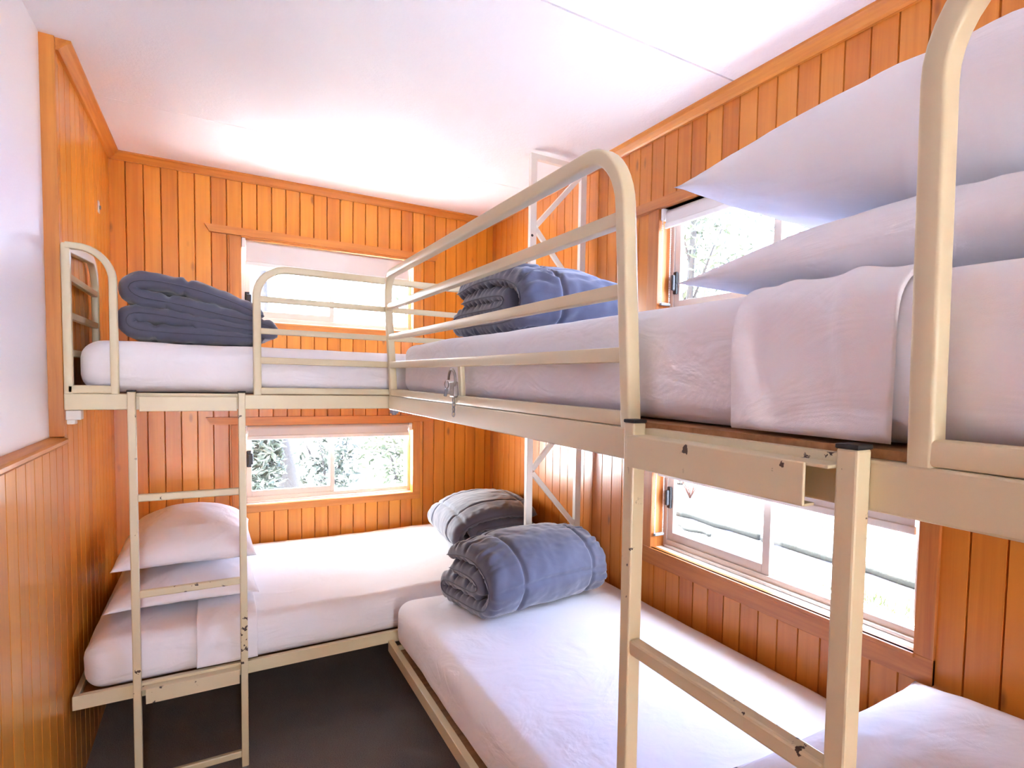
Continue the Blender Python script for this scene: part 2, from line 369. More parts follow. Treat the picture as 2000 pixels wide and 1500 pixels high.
# ------------------------------------------------------------------ windows and blinds
def bx(mb, P, a0, a1, d0, d1, z0, z1, bev=0.0):
    p, q = P(a0, d0, z0), P(a1, d1, z1)
    mb.box(min(p[0], q[0]), max(p[0], q[0]), min(p[1], q[1]), max(p[1], q[1]), z0, z1, bev)
def window(n, P, a0, a1, z0, z1, out_lo, out_hi, bot, head_lo, head_hi, flip, latch_z, ta, along):
    """a0..a1, z0..z1 = clear opening inside the reveal. flip: the sliding sash sits at the high-a side"""
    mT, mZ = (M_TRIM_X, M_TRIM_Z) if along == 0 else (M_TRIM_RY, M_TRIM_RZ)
    cx_, cz = (a0+a1)/2, z0
    root = bpy.data.objects.new('window_%d' % n, None); COL.objects.link(root); root.location = P(cx_, 0, cz); struct(root)
    mb = MB()
    bx(mb, P, out_lo, a0, -0.012, 0.001, bot, z1+0.002, 0.002); bx(mb, P, a1, out_hi, -0.012, 0.001, bot, z1+0.002, 0.002)
    mb.out('architrave_upright', mZ, root)
    mb = MB(); bx(mb, P, out_lo, out_hi, -0.013, 0.001, bot, z0, 0.002)
    bx(mb, P, a0-0.004, a1+0.004, -0.018, 0.016, z0-0.012, z0, 0.002); mb.out('sill', mT, root)
    mb = MB(); bx(mb, P, a0, a1, 0.0165, 0.054, z0-0.012, z0-0.001, 0.001); mb.out('sub_sill', M_WPLAS, root)
    # head board with mitred ends
    mb = MB(); h0, h1 = head_hi-0.038, head_hi
    prof = [(head_lo, h1), (head_hi_a(head_lo, ta), h1), (head_hi_a(head_lo, ta)-0.022, h0), (head_lo+0.022, h0)]
    mb.prism(prof, lambda p: P(p[0], -0.024, p[1]), lambda p: P(p[0], 0.001, p[1]))
    bx(mb, P, a0, a1, -0.018, 0.05, z1-0.004, h0+0.001, 0.001)
    mb.out('head_trim', mT, root)
    mb = MB()
    bx(mb, P, a0-0.008, a0, 0, 0.11, z0-0.008, z1+0.008); bx(mb, P, a1, a1+0.008, 0, 0.11, z0-0.008, z1+0.008)
    bx(mb, P, a0, a1, 0.05, 0.11, z0-0.008, z0); bx(mb, P, a0, a1, 0.04, 0.11, z1, z1+0.008)
    mb.out('reveal', mZ, root)
    # aluminium frame
    e = 0.016 if along == 0 else 0.022; fb = 0.030; d0, d1 = 0.055, 0.105
    mb = MB()
    bx(mb, P, a0, a0+e, d0, d1, z0, z1, 0.0015); bx(mb, P, a1-e, a1, d0, d1, z0, z1, 0.0015)
    bx(mb, P, a0+e, a1-e, d0, d1, z0, z0+fb, 0.0015); bx(mb, P, a0+e, a1-e, d0, d1, z1-0.02, z1, 0.0015)
    bx(mb, P, a0+e, a1-e, d0-0.010, d0+0.004, z0, z0+0.010, 0.0015)
    mb.out('frame', M_ALU, root)
    am = (a0+a1)/2
    s0, s1 = (am-0.012, a1-e) if flip else (a0+e, am+0.012)
    f0, f1 = (a0+e, am+0.014) if flip else (am-0.014, a1-e)
    k = 0.024 if along == 0 else 0.034; kb = 0.034; zz0, zz1 = z0+fb, z1-0.02
    mb = MB()
    bx(mb, P, s0, s0+k, 0.060, 0.076, zz0, zz1, 0.0015); bx(mb, P, s1-k, s1, 0.060, 0.076, zz0, zz1, 0.0015)
    bx(mb, P, s0+k, s1-k, 0.060, 0.076, zz0, zz0+kb, 0.0015); bx(mb, P, s0+k, s1-k, 0.060, 0.076, zz1-0.024, zz1, 0.0015)
    sash = mb.out('sash', M_ALU, root)
    mb = MB(); bx(mb, P, s0+k-0.002, s1-k+0.002, 0.066, 0.069, zz0+kb-0.002, zz1-0.022); mb.out('pane', M_GLASS, root)
    mb = MB(); k2 = 0.010
    bx(mb, P, f0, f0+k, 0.082, 0.098, zz0, zz1, 0.0015); bx(mb, P, f1-k2, f1, 0.082, 0.098, zz0, zz1, 0.0015)
    bx(mb, P, f0+k, f1-k2, 0.082, 0.098, zz0, zz0+k2, 0.0015); bx(mb, P, f0+k, f1-k2, 0.082, 0.098, zz1-k2, zz1, 0.0015)
    mb.out('fixed_light_frame', M_ALU, root)
    mb = MB(); bx(mb, P, f0+k-0.002, f1-k2+0.002, 0.088, 0.091, zz0+k2-0.002, zz1-k2+0.002); mb.out('pane', M_GLASS, root)
    la = s1-0.013 if flip else s0+0.012
    mb = MB(); bx(mb, P, la-0.011, la+0.011, 0.050, 0.061, latch_z-0.045, latch_z+0.045, 0.004)
    bx(mb, P, la-0.006, la+0.018 if not flip else la+0.008, 0.036, 0.052, latch_z-0.032, latch_z+0.032, 0.005)
    lt = mb.out('latch', M_LATCH, root); lt['label'] = 'black sash latch'
    return root
def head_hi_a(lo, ta): return lo+ta

def blind(P, a0, a1, z1, drop, label, chain_a, chain_drop, roll_r=0.019, rear=False):
    c = P((a0+a1)/2, 0.02, z1)
    root = thing('roller_blind', label, 'blind', c, 'roller blinds')
    A0, A1 = a0+0.022, a1-0.022; zc = z1-0.027; dc = 0.026
    rows = []
    for i in range(2):
        a = A0 if i == 0 else A1
        rows.append([Vector(P(a, dc+roll_r*math.cos(2*PI*k/24), zc+roll_r*math.sin(2*PI*k/24))) for k in range(24)])
    mb = MB(); V = mb.grid(rows, closed_v=True); mb.bm.faces.new(V[0]); mb.bm.faces.new(V[1])
    mb.out('roll', M_BLIND, root, True, 40)
    df = dc+roll_r-0.0012 if rear else dc-roll_r
    if drop > 0.05:
        mb = MB(); bx(mb, P, A0, A1, df, df+0.0012, z1-drop+0.012, zc); mb.out('fabric', M_BLIND, root)
    mb = MB(); bx(mb, P, A0-0.003, A1+0.003, df-0.004, df+0.006, z1-drop, z1-drop+0.022 if drop > 0.05 else z1-drop+0.02, 0.003)
    mb.out('hem_bar', M_WPLAS, root)
    for a, b in ((a0+0.002, A0-0.002), (A1+0.002, a1-0.002)):
        mb = MB(); bx(mb, P, a, b, -0.004, 0.045, z1-0.052, z1-0.003, 0.004); mb.out('bracket', M_WPLAS, root)
    if chain_a is not None:
        mb = MB(); n = 46
        for dd in (-0.002, 0.040):
            for i in range(n):
                z = z1-0.05-chain_drop*i/(n-1)
                q = Vector(P(chain_a, dd, z))
                bmesh.ops.create_icosphere(mb.bm, subdivisions=1, radius=0.0034, matrix=Matrix.Translation(q))
        for dd in (-0.002, 0.040):
            mb.tube([P(chain_a, dd, z1-0.05), P(chain_a, dd, z1-0.05-chain_drop)], 0.0008, 5)
        mb.out('bead_chain', M_WPLAS, root, True)
        mb = MB(); bx(mb, P, chain_a-0.008, chain_a+0.008, -0.004, 0.044, z1-0.06-chain_drop, z1-0.048-chain_drop, 0.004); mb.out('chain_tensioner', M_GREY, root)
    return root

b0, b1 = 0.118, 0.990; q0, q1 = 0.815, 1.950
window(1, PB, b0, b1, 1.710, 2.145, 0.066, 1.034, 1.650, -0.038, 2.186, False, 1.825, 1.178, 0)
window(2, PB, b0, b1, 0.735, 1.165, 0.066, 1.034, 0.693, -0.042, 1.206, False, 0.975, 1.164, 0)
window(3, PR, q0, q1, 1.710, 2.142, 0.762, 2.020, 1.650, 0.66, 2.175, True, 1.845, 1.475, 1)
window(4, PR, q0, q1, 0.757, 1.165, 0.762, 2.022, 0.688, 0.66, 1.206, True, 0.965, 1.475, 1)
blind(PB, b0, b1, 2.145, 0.142, 'white roller blind half lowered in the upper window of the end wall', None, 0)
blind(PB, b0, b1, 1.165, 0.083, 'white roller blind rolled up in the lower window of the end wall', None, 0, 0.022)
blind(PR, q0, q1, 2.142, 0.085, 'white roller blind above the pillows, its bead chain hanging beside the upper side window', q1-0.014, 0.33)
blind(PR, q0, q1, 1.165, 0.108, 'white roller blind peeking out below the upper bunk rail at the lower side window', q1-0.014, 0.30)

# ------------------------------------------------------------------ bunk frames
def bars_y(mb, x0, x1, y, zs, h=0.020):
    for z, t in zs: mb.sweep([(x0, y, z), (x1, y, z)], t, 0.022, (0, 1, 0), 0.003)

# upper bunk along the end wall
ub = thing('upper_bunk_frame', 'cream steel upper bunk frame along the end wall', 'bunk bed', (0.55, 3.1, 1.308))
MB().box(LB, 1.488, B, B+0.040, 1.308, 1.360, 0.003).out('side_rail', M_CREAM, ub)
MB().box(LB, 1.488, D-0.036, D-0.002, 1.308, 1.356, 0.003).out('side_rail', M_CREAM, ub)
MB().box(LB, LB+0.036, B+0.041, D-0.037, 1.308, 1.356, 0.003).out('end_rail', M_CREAM, ub)
MB().box(1.452, 1.488, B+0.041, D-0.037, 1.308, 1.356, 0.003).out('end_rail', M_CREAM, ub)
MB().box(LB+0.004, 1.484, B+0.02, D-0.02, 1.3565, 1.3615).out('plywood_base', M_PLY, ub)
yc = B+0.014
mb = MB()
mb.sweep([(0.126, yc, 1.360)] + [(x, yc, z) for x, z in arc((0.226, 1.717), 0.100, 0.101, 180, 90)] + [(1.150, yc, 1.818)], 0.025, 0.025, (0, 1, 0), 0.005, 3)
mb.sweep([(1.140, yc, 1.360), (1.140, yc, 1.810)], 0.024, 0.024, (0, 1, 0), 0.005)
bars_y(mb, 0.13, 1.14, yc, ((1.3745, 0.024), (1.485, 0.024), (1.591, 0.021), (1.706, 0.021)))
mb.out('guard_rail', M_CREAM, ub, True, 35)
xe = LB+0.011
mb = MB()
mb.sweep([(xe, yc, 1.360), (xe, yc, 1.822)], 0.022, 0.022, (0, 1, 0), 0.004)
mb.sweep([(xe, yc, 1.822)] + [(x, yc, z) for x, z in arc((-0.352, 1.722), 0.083, 0.100, 90, 0)] + [(-0.269, yc, 1.360)], 0.021, 0.024, (0, 1, 0), 0.004, 3)
mb.sweep([(xe, yc, 1.3735), (-0.269, yc, 1.3735)], 0.026, 0.022, (0, 1, 0), 0.004)
mb.sweep([(xe, yc, 1.815)] + [(xe, y, z) for y, z in arc((2.985, 1.740), 0.11, 0.105, 90, 0)] + [(xe, 3.095, 1.360)], 0.030, 0.022, (1, 0, 0), 0.004, 3)
for z in (1.4875, 1.606, 1.726): mb.sweep([(xe, yc, z), (xe, 3.09, z)], 0.022, 0.018, (1, 0, 0), 0.003)
mb.out('end_guard', M_CREAM, ub, True, 35)
mb = MB(); mb.box(LB+0.002, -0.352, B+0.004, B+0.05, 1.276, 1.307, 0.003); mb.box(LB+0.004, -0.366, B+0.006, B+0.04, 1.262, 1.277, 0.003)
br = mb.out('wall_bracket', M_WHITE_EN, ub); br['label'] = 'white bracket under the rail'

# upper bunk along the window wall
us = thing('upper_bunk_frame', 'cream steel upper bunk frame along the window wall, nearest the viewer', 'bunk bed', (1.0, 1.2, 1.305))
Y0 = -0.06
MB().box(RR, RR+0.034, Y0, B-0.003, 1.305, 1.360, 0.003).out('side_rail', M_CREAM, us)
MB().box(W-0.034, W-0.002, Y0, 2.479, 1.305, 1.356, 0.003).out('side_rail', M_CREAM, us)
MB().box(RR+0.035, W-0.039, Y0, Y0+0.034, 1.305, 1.356, 0.003).out('end_rail', M_CREAM, us)
MB().box(RR+0.035, W-0.039, 2.445, 2.479, 1.305, 1.356, 0.003).out('end_rail', M_CREAM, us)
MB().box(RR+0.016, W-0.006, Y0+0.004, 2.478, 1.3605, 1.371).out('plywood_base', M_PLY, us)
def lean(x, y, z, k=0.026): return (x-k*(z-1.36)/0.48, y, z)
def guard(mb, yfar, ynear, k, near_arc=True, zt=1.833):
    xc = RR+0.0135
    pts = [(yfar, 1.360)]
    pts += arc((yfar-0.10, zt-0.10), 0.10, 0.10, 0, 90)
    if near_arc: pts += arc((ynear+0.10, zt-0.10), 0.10, 0.10, 90, 180); pts += [(ynear, 1.360)]
    else: pts += [(ynear, zt)]
    mb.sweep([lean(xc, y, z, k) for y, z in pts], 0.028, 0.027, (1, 0, 0.05), 0.005, 3)
mb = MB(); guard(mb, 2.510, 0.842, 0.028)
xc = RR+0.0135
for z, t in ((1.374, 0.026), (1.484, 0.026), (1.593, 0.023), (1.712, 0.024)):
    mb.sweep([lean(xc, 2.508, z), lean(xc, 0.846, z)], t, 0.022, (1, 0, 0), 0.003)
mb.sweep([lean(xc, 1.694, 1.374), lean(xc, 1.694, 1.484)], 0.022, 0.014, (1, 0, 0), 0.002)
mb.out('guard_rail', M_CREAM, us, True, 35)
mb = MB(); guard(mb, 0.322, Y0+0.02, 0.012, True)
mb.sweep([(xc, 0.318, 1.374), (xc, Y0+0.03, 1.374)], 0.027, 0.026, (1, 0, 0), 0.004)
mb.out('guard_rail', M_CREAM, us, True, 35)
mb = MB(); mb.tube([(RR+0.016, 2.51, 1.304), (RR+0.016, 2.51, 1.290)], 0.016, 16); mb.tube([(RR+0.016, 2.51, 1.290), (RR+0.016, 2.51, 1.284)], 0.009, 12)
bo = mb.out('bolt_cap', M_GREY, us, True, 40); bo['label'] = 'grey bolt under the corner'

# lower bunks: low trays fixed to the walls
lb = thing('lower_bunk_frame', 'low cream steel bed frame under the end wall windows', 'bunk bed', (0.55, 3.1, 0.336))
MB().box(LB, 1.488, B, B+0.022, 0.336, 0.382, 0.002).out('side_rail', M_CREAM, lb)
MB().box(LB, 1.488, D-0.024, D-0.002, 0.336, 0.378, 0.002).out('side_rail', M_CREAM, lb)
MB().box(LB, LB+0.016, B+0.023, D-0.025, 0.336, 0.382, 0.002).out('end_rail', M_CREAM, lb)
MB().box(1.468, 1.488, B+0.023, D-0.025, 0.336, 0.378, 0.002).out('end_rail', M_CREAM, lb)
MB().box(LB+0.017, 1.467, B+0.023, D-0.025, 0.352, 0.364).out('plywood_base', M_PLY, lb)
ls = thing('lower_bunk_frame', 'low cream steel bed frame beside the window wall', 'bunk bed', (1.0, 1.2, 0.304))
MB().box(RR, RR+0.022, Y0, B-0.003, 0.304, 0.348, 0.002).out('side_rail', M_CREAM, ls)
MB().box(W-0.036, W-0.016, Y0, 2.479, 0.304, 0.344, 0.002).out('side_rail', M_CREAM, ls)
MB().box(RR+0.023, W-0.037, Y0, Y0+0.02, 0.304, 0.344, 0.002).out('end_rail', M_CREAM, ls)
MB().box(RR+0.023, W-0.037, 2.456, 2.476, 0.304, 0.344, 0.002).out('end_rail', M_CREAM, ls)
MB().box(RR+0.023, W-0.037, Y0+0.021, 2.455, 0.316, 0.330).out('plywood_base', M_PLY, ls)

# zigzag support at the wall corner of the bunks
sp = thing('bunk_support_post', 'white zigzag braced steel post between the bunks, floor to ceiling', 'post', (1.31, 2.5, 0.0))
ty = 2.499
for x in (1.184, 1.441):
    MB().sweep([(x, ty, 0.0), (x, ty, 2.4235)], 0.030, 0.026, (0, 1, 0), 0.0015).out('upright', M_WHITE_EN, sp)
MB().sweep([(1.169, ty, 2.436), (1.456, ty, 2.436)], 0.024, 0.026, (0, 1, 0), 0.0015).out('top_bar', M_WHITE_EN, sp)
z, side = 2.395, 1
while z > 0.35:
    xa, xb = (1.424, 1.201) if side else (1.201, 1.424)
    MB().sweep([(xa, ty, z), (xb, ty, z-0.262)], 0.022, 0.018, (0, 1, 0), 0.0015).out('brace', M_WHITE_EN, sp)
    z -= 0.277; side = 1-side
ho = MB().tube([(1.178, ty-0.0135, 2.085), (1.178, ty-0.0105, 2.085)], 0.006, 12).out('bolt_hole', M_RUB, sp); ho['label'] = 'small black bolt hole'

# ------------------------------------------------------------------ ladders
def ladder(label, P, loc, s0, s1, wst, dep, rungs, plates, ztop, group):
    """P(a, d, z): a across the ladder, d towards the room from the rail face"""
    root = thing('bunk_ladder', label, 'ladder', loc, group)
    for a in (s0, s1):
        mb = MB(); p, q = P(a-wst/2, 0.001, 0), P(a+wst/2, dep, 0)
        mb.box(min(p[0], q[0]), max(p[0], q[0]), min(p[1], q[1]), max(p[1], q[1]), 0.0, ztop-0.004, 0.003)
        st = mb.out('stile', M_CHIP, root)
        mb = MB(); mb.box(min(p[0], q[0])-0.001, max(p[0], q[0])+0.001, min(p[1], q[1])-0.001, max(p[1], q[1])+0.001, ztop-0.0045, ztop+0.001, 0.0015)
        cp = mb.out('end_cap', M_RUB, st); cp['label'] = 'black rubber cap'
    i0, i1 = s0+wst/2, s1-wst/2
    for z in rungs:
        mb = MB(); p, q = P(i0-0.001, 0.003, 0), P(i1+0.001, dep-0.002, 0)
        mb.box(min(p[0], q[0]), max(p[0], q[0]), min(p[1], q[1]), max(p[1], q[1]), z-0.0125, z+0.0125, 0.004)
        mb.out('rung', M_CHIP, root)
    for z0, z1, e0, e1, over in plates:
        mb = MB()
        def b(a0, a1, d0, d1, q0_, q1_, bv=0.0):
            p, q = P(a0, d0, 0), P(a1, d1, 0)
            mb.box(min(p[0], q[0]), max(p[0], q[0]), min(p[1], q[1]), max(p[1], q[1]), q0_, q1_, bv)
        b(i0+e0, i1-e1, dep+0.010, dep+0.014, z0, z1, 0.0015)
        b(i0+0.001, i1-0.001, 0.0005, dep+0.011, z1-0.004, z1, 0.001)
        if over: b(i0+0.001, i1-0.001, -0.014, 0.0005, z1+0.0075, z1+0.0102, 0.001); b(i0+0.001, i1-0.001, 0.0005, 0.003, z1-0.003, z1+0.0102)
        b(i0+e0, i1-e1, dep-0.006, dep+0.011, z0, z0+0.003)
        pl = mb.out('hook_plate', M_CHIP, root)
    return root
PLA = lambda a, d, z: (a, B-d, z)
PRA = lambda a, d, z: (RR-d, a, z)
ladder('narrow cream ladder hooked on the end wall bunks, standing on the carpet', PLA, (-0.075, B-0.012, 0), -0.226, 0.0765, 0.022, 0.024,
       (1.016, 0.692, 0.049), ((1.304, 1.353, 0.010, 0.004, True), (0.322, 0.373, 0.012, 0.004, False)), 1.372, 'bunk ladders')
ladder('chipped cream ladder hooked on the near bunks, in front of the lower side window', PRA, (RR-0.012, 0.59, 0), 0.386, 0.7915, 0.027, 0.026,
       (1.004, 0.692, 0.049), ((1.303, 1.353, 0.030, 0.001, True),), 1.376, 'bunk ladders')

# ------------------------------------------------------------------ bedding
def soft_box(mb, x0, x1, y0, y1, z0, z1, rx, ry, rz, step=0.03, amp=0.004, seed=0, crown=0.006):
    c = ((x0+x1)/2, (y0+y1)/2, (z0+z1)/2); h = ((x1-x0)/2, (y1-y0)/2, (z1-z0)/2); R = (rx, ry, rz)
    ns = [max(6, int(2*h[i]/step)) for i in range(3)]
    def ax(i):
        n = ns[i]; o = []
        for k in range(n+1):
            t = -1+2*k/n
            o.append(t)
        # crowd the samples near the rounded ends
        e = min(0.45, R[i]/h[i]) if h[i] > 0 else 0
        o = sorted(set([round(v, 6) for v in o] + [round(s*(1-e*q), 6) for s in (-1, 1) for q in (0.15, 0.3, 0.5, 0.75, 1.0)]))
        return o
    A = [ax(0), ax(1), ax(2)]
    for f in range(3):
        a, b = [i for i in range(3) if i != f]
        for s in (-1, 1):
            rows = []
            for ta in A[a]:
                row = []
                for tb in A[b]:
                    t = [0, 0, 0]; t[f] = s; t[a] = ta; t[b] = tb
                    p = [t[i]*h[i] for i in range(3)]
                    inn = [max(-(h[i]-R[i]), min(h[i]-R[i], p[i])) for i in range(3)]
                    d = Vector([(p[i]-inn[i])/R[i] for i in range(3)])
                    if d.length > 1e-9: d.normalize()
                    q = Vector([inn[i]+d[i]*R[i]+c[i] for i in range(3)])
                    nn = Vector([d[i]/R[i] for i in range(3)])
                    if nn.length > 0: nn.normalize()
                    k = nz(q, 3.2, seed)*amp + nz(q, 11, seed+3)*amp*0.45
                    if q.z > c[2]: k += crown*max(0, (1-(p[0]/h[0])**2)*(1-(p[1]/h[1])**2))
                    if q.z < z0+0.02: k = min(k, 0)
                    row.append(q+nn*k)
                rows.append(row)
            mb.grid(rows)
    bmesh.ops.remove_doubles(mb.bm, verts=mb.bm.verts, dist=0.0008)
def mattress(label, x0, x1, y0, y1, z0, z1, seed, rx=0.05, rz=0.045):
    root = thing('mattress', label, 'mattress', ((x0+x1)/2, (y0+y1)/2, z0), 'sheeted mattresses')
    mb = MB(); soft_box(mb, x0, x1, y0, y1, z0, z1, rx, rx, rz, 0.035, 0.0045, seed)
    mb.out('fitted_sheet', M_SHEET, root, True)
    return root
mattress('white sheeted mattress on the upper bunk along the end wall', -0.362, 1.478, B+0.033, D-0.012, 1.363, 1.533, 1, 0.06, 0.06)
mattress('white sheeted mattress on the upper bunk by the window wall', RR+0.040, W-0.016, -0.03, 2.476, 1.3725, 1.568, 2)
mattress('white sheeted mattress on the low bed under the end wall windows', -0.372, 1.474, B+0.026, D-0.010, 0.366, 0.534, 3, 0.06, 0.06)
mattress('white sheeted mattress on the low bed beside the window wall', RR+0.018, W-0.004, -0.03, 2.480, 0.350, 0.534, 4, 0.055, 0.05)

def catmull(P, n):
    P = [Vector((*p, 0)) for p in P]; out = []
    Q = [P[0]*2-P[1]] + P + [P[-1]*2-P[-2]]
    for i in range(1, len(Q)-2):
        for k in range(12):
            t = k/12; a, b, c, d = Q[i-1], Q[i], Q[i+1], Q[i+2]
            out.append(0.5*((2*b)+(c-a)*t+(2*a-5*b+4*c-d)*t*t+(3*b-a-3*c+d)*t**3))
    out.append(P[-1])
    L_ = [0]
    for i in range(1, len(out)): L_.append(L_[-1]+(out[i]-out[i-1]).length)
    res = []; j = 0
    for k in range(n+1):
        s = L_[-1]*k/n
        while j < len(L_)-2 and L_[j+1] < s: j += 1
        f = (s-L_[j])/max(1e-9, L_[j+1]-L_[j]); res.append(out[j].lerp(out[j+1], min(1, max(0, f))))
    return res, L_[-1]
def ribbon(mb, path, wid, thick, F, ns=230, nx=100, quilt=0.33, seed=0, endr=0.030, gather=0.25, wr=0.004, tf=None, arch=0.0, z0=0.0, glen=0.055, gfreq=150, drape=0.0, dsign=1):
    """a thick cloth slab following a 2D path and swept over `wid`; F(p, q, x) -> world"""
    pts, LEN = catmull(path, ns)
    nrm = []
    for i in range(ns+1):
        t = (pts[min(i+1, ns)]-pts[max(i-1, 0)]).normalized(); nrm.append(Vector((-t.y, t.x, 0)))
    sides = []
    xs = []
    for j in range(nx+1):
        t = j/nx; xs.append(0.5-0.5*math.cos(PI*t) if False else (t + 0.0))
    ex = [0, 0.004, 0.010, 0.020, 0.035, 0.055]
    xs = sorted(set(ex+[1-e for e in ex]+[x for x in xs if 0.06 < x < 0.94]))
    for sg in (1, -1):
        rows = []
        for i in range(ns+1):
            s = LEN*i/ns; row = []
            for x in xs:
                X = x*wid
                de = min(X, wid-X); ds = min(s, LEN-s)
                k = 1.0
                if de < endr: k *= math.sqrt(max(0.0, 1-(1-de/endr)**2))
                if ds < endr: k *= math.sqrt(max(0.0, 1-(1-ds/endr)**2))
                k = max(k, 0.03)
                if quilt:
                    a = abs(((s+0.11) % quilt)-quilt/2); b = abs(((X+0.03) % quilt)-quilt/2)
                    a, b = quilt/2-a if False else a, b
                    m_ = min(a, b); k *= 1-0.36*math.exp(-(m_/0.0075)**2)
                g = gather*math.exp(-de/glen)
                k *= 1+g*(0.75+1.1*noise.noise(Vector((s*23, X*6, seed+4))))*math.sin(s*gfreq+X*25+5*noise.noise(Vector((s*17, X*12, seed))))
                th = thick*(tf(pts[i].x) if tf else 1.0)
                p = pts[i]+nrm[i]*(sg*th/2*k)
                q = p.y
                if arch: q = z0+(p.y-z0)*(1-arch+arch*math.sin(PI*min(1, max(0, x)))**0.6)
                v = Vector(F(p.x, q, X))
                if drape: d0_ = drape*max(0.0, min(1.0, (s/LEN-0.62)/0.12))*(0.5+0.5*math.sin(X*62+s*26+4*noise.noise(Vector((s*5, X*7, seed)))))*(0.55+0.9*noise.noise(Vector((X*9, s*3, seed+1))))
                else: d0_ = 0.0
                d = d0_*(1 if sg > 0 else -1)*dsign+nz(v, 13, seed)*wr+nz(v, 34, seed+5)*wr*0.5
                # soft drag folds running across the cloth
                d += wr*0.6*math.sin(X*60+6*noise.noise(Vector((s*5, X*4, seed+9))))*noise.noise(Vector((s*4, X*5, seed+2)))
                e_ = F(p.x+nrm[i].x*0.01*sg, q+nrm[i].y*0.01*sg, X); ev = (Vector(e_)-v).normalized()
                row.append(v+ev*d*min(1, k*1.2))
            rows.append(row)
        sides.append(mb.grid(rows))
    a, b = sides; nX = len(xs)
    for i in range(ns):
        for j in (0, nX-1): mb.bm.faces.new((a[i][j], a[i+1][j], b[i+1][j], b[i][j]))
    for j in range(nX-1):
        for i in (0, ns): mb.bm.faces.new((a[i][j], a[i][j+1], b[i][j+1], b[i][j]))
    return pts, LEN
def rotz(o, ang):
    c, s = math.cos(math.radians(ang)), math.sin(math.radians(ang))
    return lambda x, y, z: (o[0]+c*x-s*y, o[1]+s*x+c*y, z)
def duvet(label, path, wid, thick, F, loc, **kw):
    root = thing('folded_duvet', label, 'duvet', loc, 'folded slate duvets')
    mb = MB(); pts, LEN = ribbon(mb, path, wid, thick, F, **kw)
    mb.out('quilt', M_DUV, root, True)
    # piped hem at the open end of the cloth
    e = kw.get('endr', 0.03); arch, z0 = kw.get('arch', 0), kw.get('z0', 0)
    mb = MB(); line = []
    for i in range(0, len(pts), 2):
        p = pts[i]; q = z0+(p.y-z0)*(1-arch) if arch else p.y
        line.append(F(p.x, q, -0.001))
    mb.tube(line, 0.0022, 6); mb.out('piping', M_DUVPIPE, root, True)
    return root

# roll on the near low bed
zt = 0.545
Pr = [(0.330, zt+0.222), (0.22, zt+0.246), (0.11, zt+0.240), (0.030, zt+0.190), (0.006, zt+0.120), (0.040, zt+0.054), (0.12, zt+0.037), (0.26, zt+0.036), (0.352, zt+0.038),
      (0.378, zt+0.070), (0.345, zt+0.100), (0.24, zt+0.104), (0.13, zt+0.108), (0.092, zt+0.135), (0.13, zt+0.164), (0.22, zt+0.172), (0.310, zt+0.166)]
T = rotz((0.805, 2.000), 9)
duvet('slate duvet folded into a roll on the low bed beside the window wall', Pr, 0.555, 0.070, lambda p, q, X: T(X, p, q), (1.1, 2.25, zt),
      seed=11, arch=0.14, z0=zt, gather=0.30, wr=0.006, glen=0.06)
# duvet in the corner of the end wall bed
Pc = [(x, z) for x, z in ((0.43, zt+0.205), (0.27, zt+0.222), (0.13, zt+0.205), (0.035, zt+0.150), (0.015, zt+0.090), (0.05, zt+0.045), (0.13, zt+0.033), (0.30, zt+0.033), (0.41, zt+0.036),
      (0.445, zt+0.066), (0.41, zt+0.094), (0.27, zt+0.098), (0.14, zt+0.100), (0.10, zt+0.125), (0.14, zt+0.150), (0.25, zt+0.157), (0.40, zt+0.150))]
T2 = rotz((0.985, 2.90), -4)
duvet('slate duvet folded thick in the far corner of the end wall bed', Pc, 0.60, 0.062, lambda p, q, X: T2(p, X, q), (1.2, 3.2, zt), seed=21, arch=0.16, z0=zt, gather=0.12)
# duvet on the end wall upper bunk, four slack layers
z1 = 1.548
Pu = [(0.160, z1+0.024), (0.00, z1+0.028), (-0.15, z1+0.030), (-0.235, z1+0.038), (-0.256, z1+0.068), (-0.225, z1+0.094), (-0.10, z1+0.083), (0.06, z1+0.062), (0.160, z1+0.052),
      (0.188, z1+0.066), (0.150, z1+0.084), (0.02, z1+0.108), (-0.12, z1+0.136), (-0.215, z1+0.150), (-0.248, z1+0.180), (-0.215, z1+0.208), (-0.11, z1+0.203), (0.03, z1+0.168), (0.16, z1+0.112)]
duvet('grey duvet folded in slack layers on the upper bunk along the end wall', Pu, 0.55, 0.064, lambda p, q, X: (p, 2.735+X, q), (0, 3.0, z1), seed=31,
      tf=lambda x: 1.02-0.95*max(0, x+0.05), gather=0.16, quilt=0.30, endr=0.032, wr=0.006, gfreq=80)
# duvet on the window wall upper bunk
z2 = 1.586
Ps = [(0.50, z2+0.175), (0.33, z2+0.196), (0.17, z2+0.192), (0.055, z2+0.155), (0.022, z2+0.098), (0.05, z2+0.046), (0.14, z2+0.030), (0.34, z2+0.030), (0.50, z2+0.030),
      (0.535, z2+0.055), (0.50, z2+0.080), (0.33, z2+0.086), (0.17, z2+0.088), (0.13, z2+0.110), (0.17, z2+0.130), (0.33, z2+0.136), (0.46, z2+0.130)]
T4 = rotz((0.735, 1.60), 3)
duvet('slate duvet folded into a roll on the upper bunk by the window wall', Ps, 0.40, 0.060, lambda p, q, X: T4(X, p, q), (1.05, 1.9, z2), seed=41, arch=0.16, z0=z2, gather=0.45, wr=0.005, glen=0.11, gfreq=190)

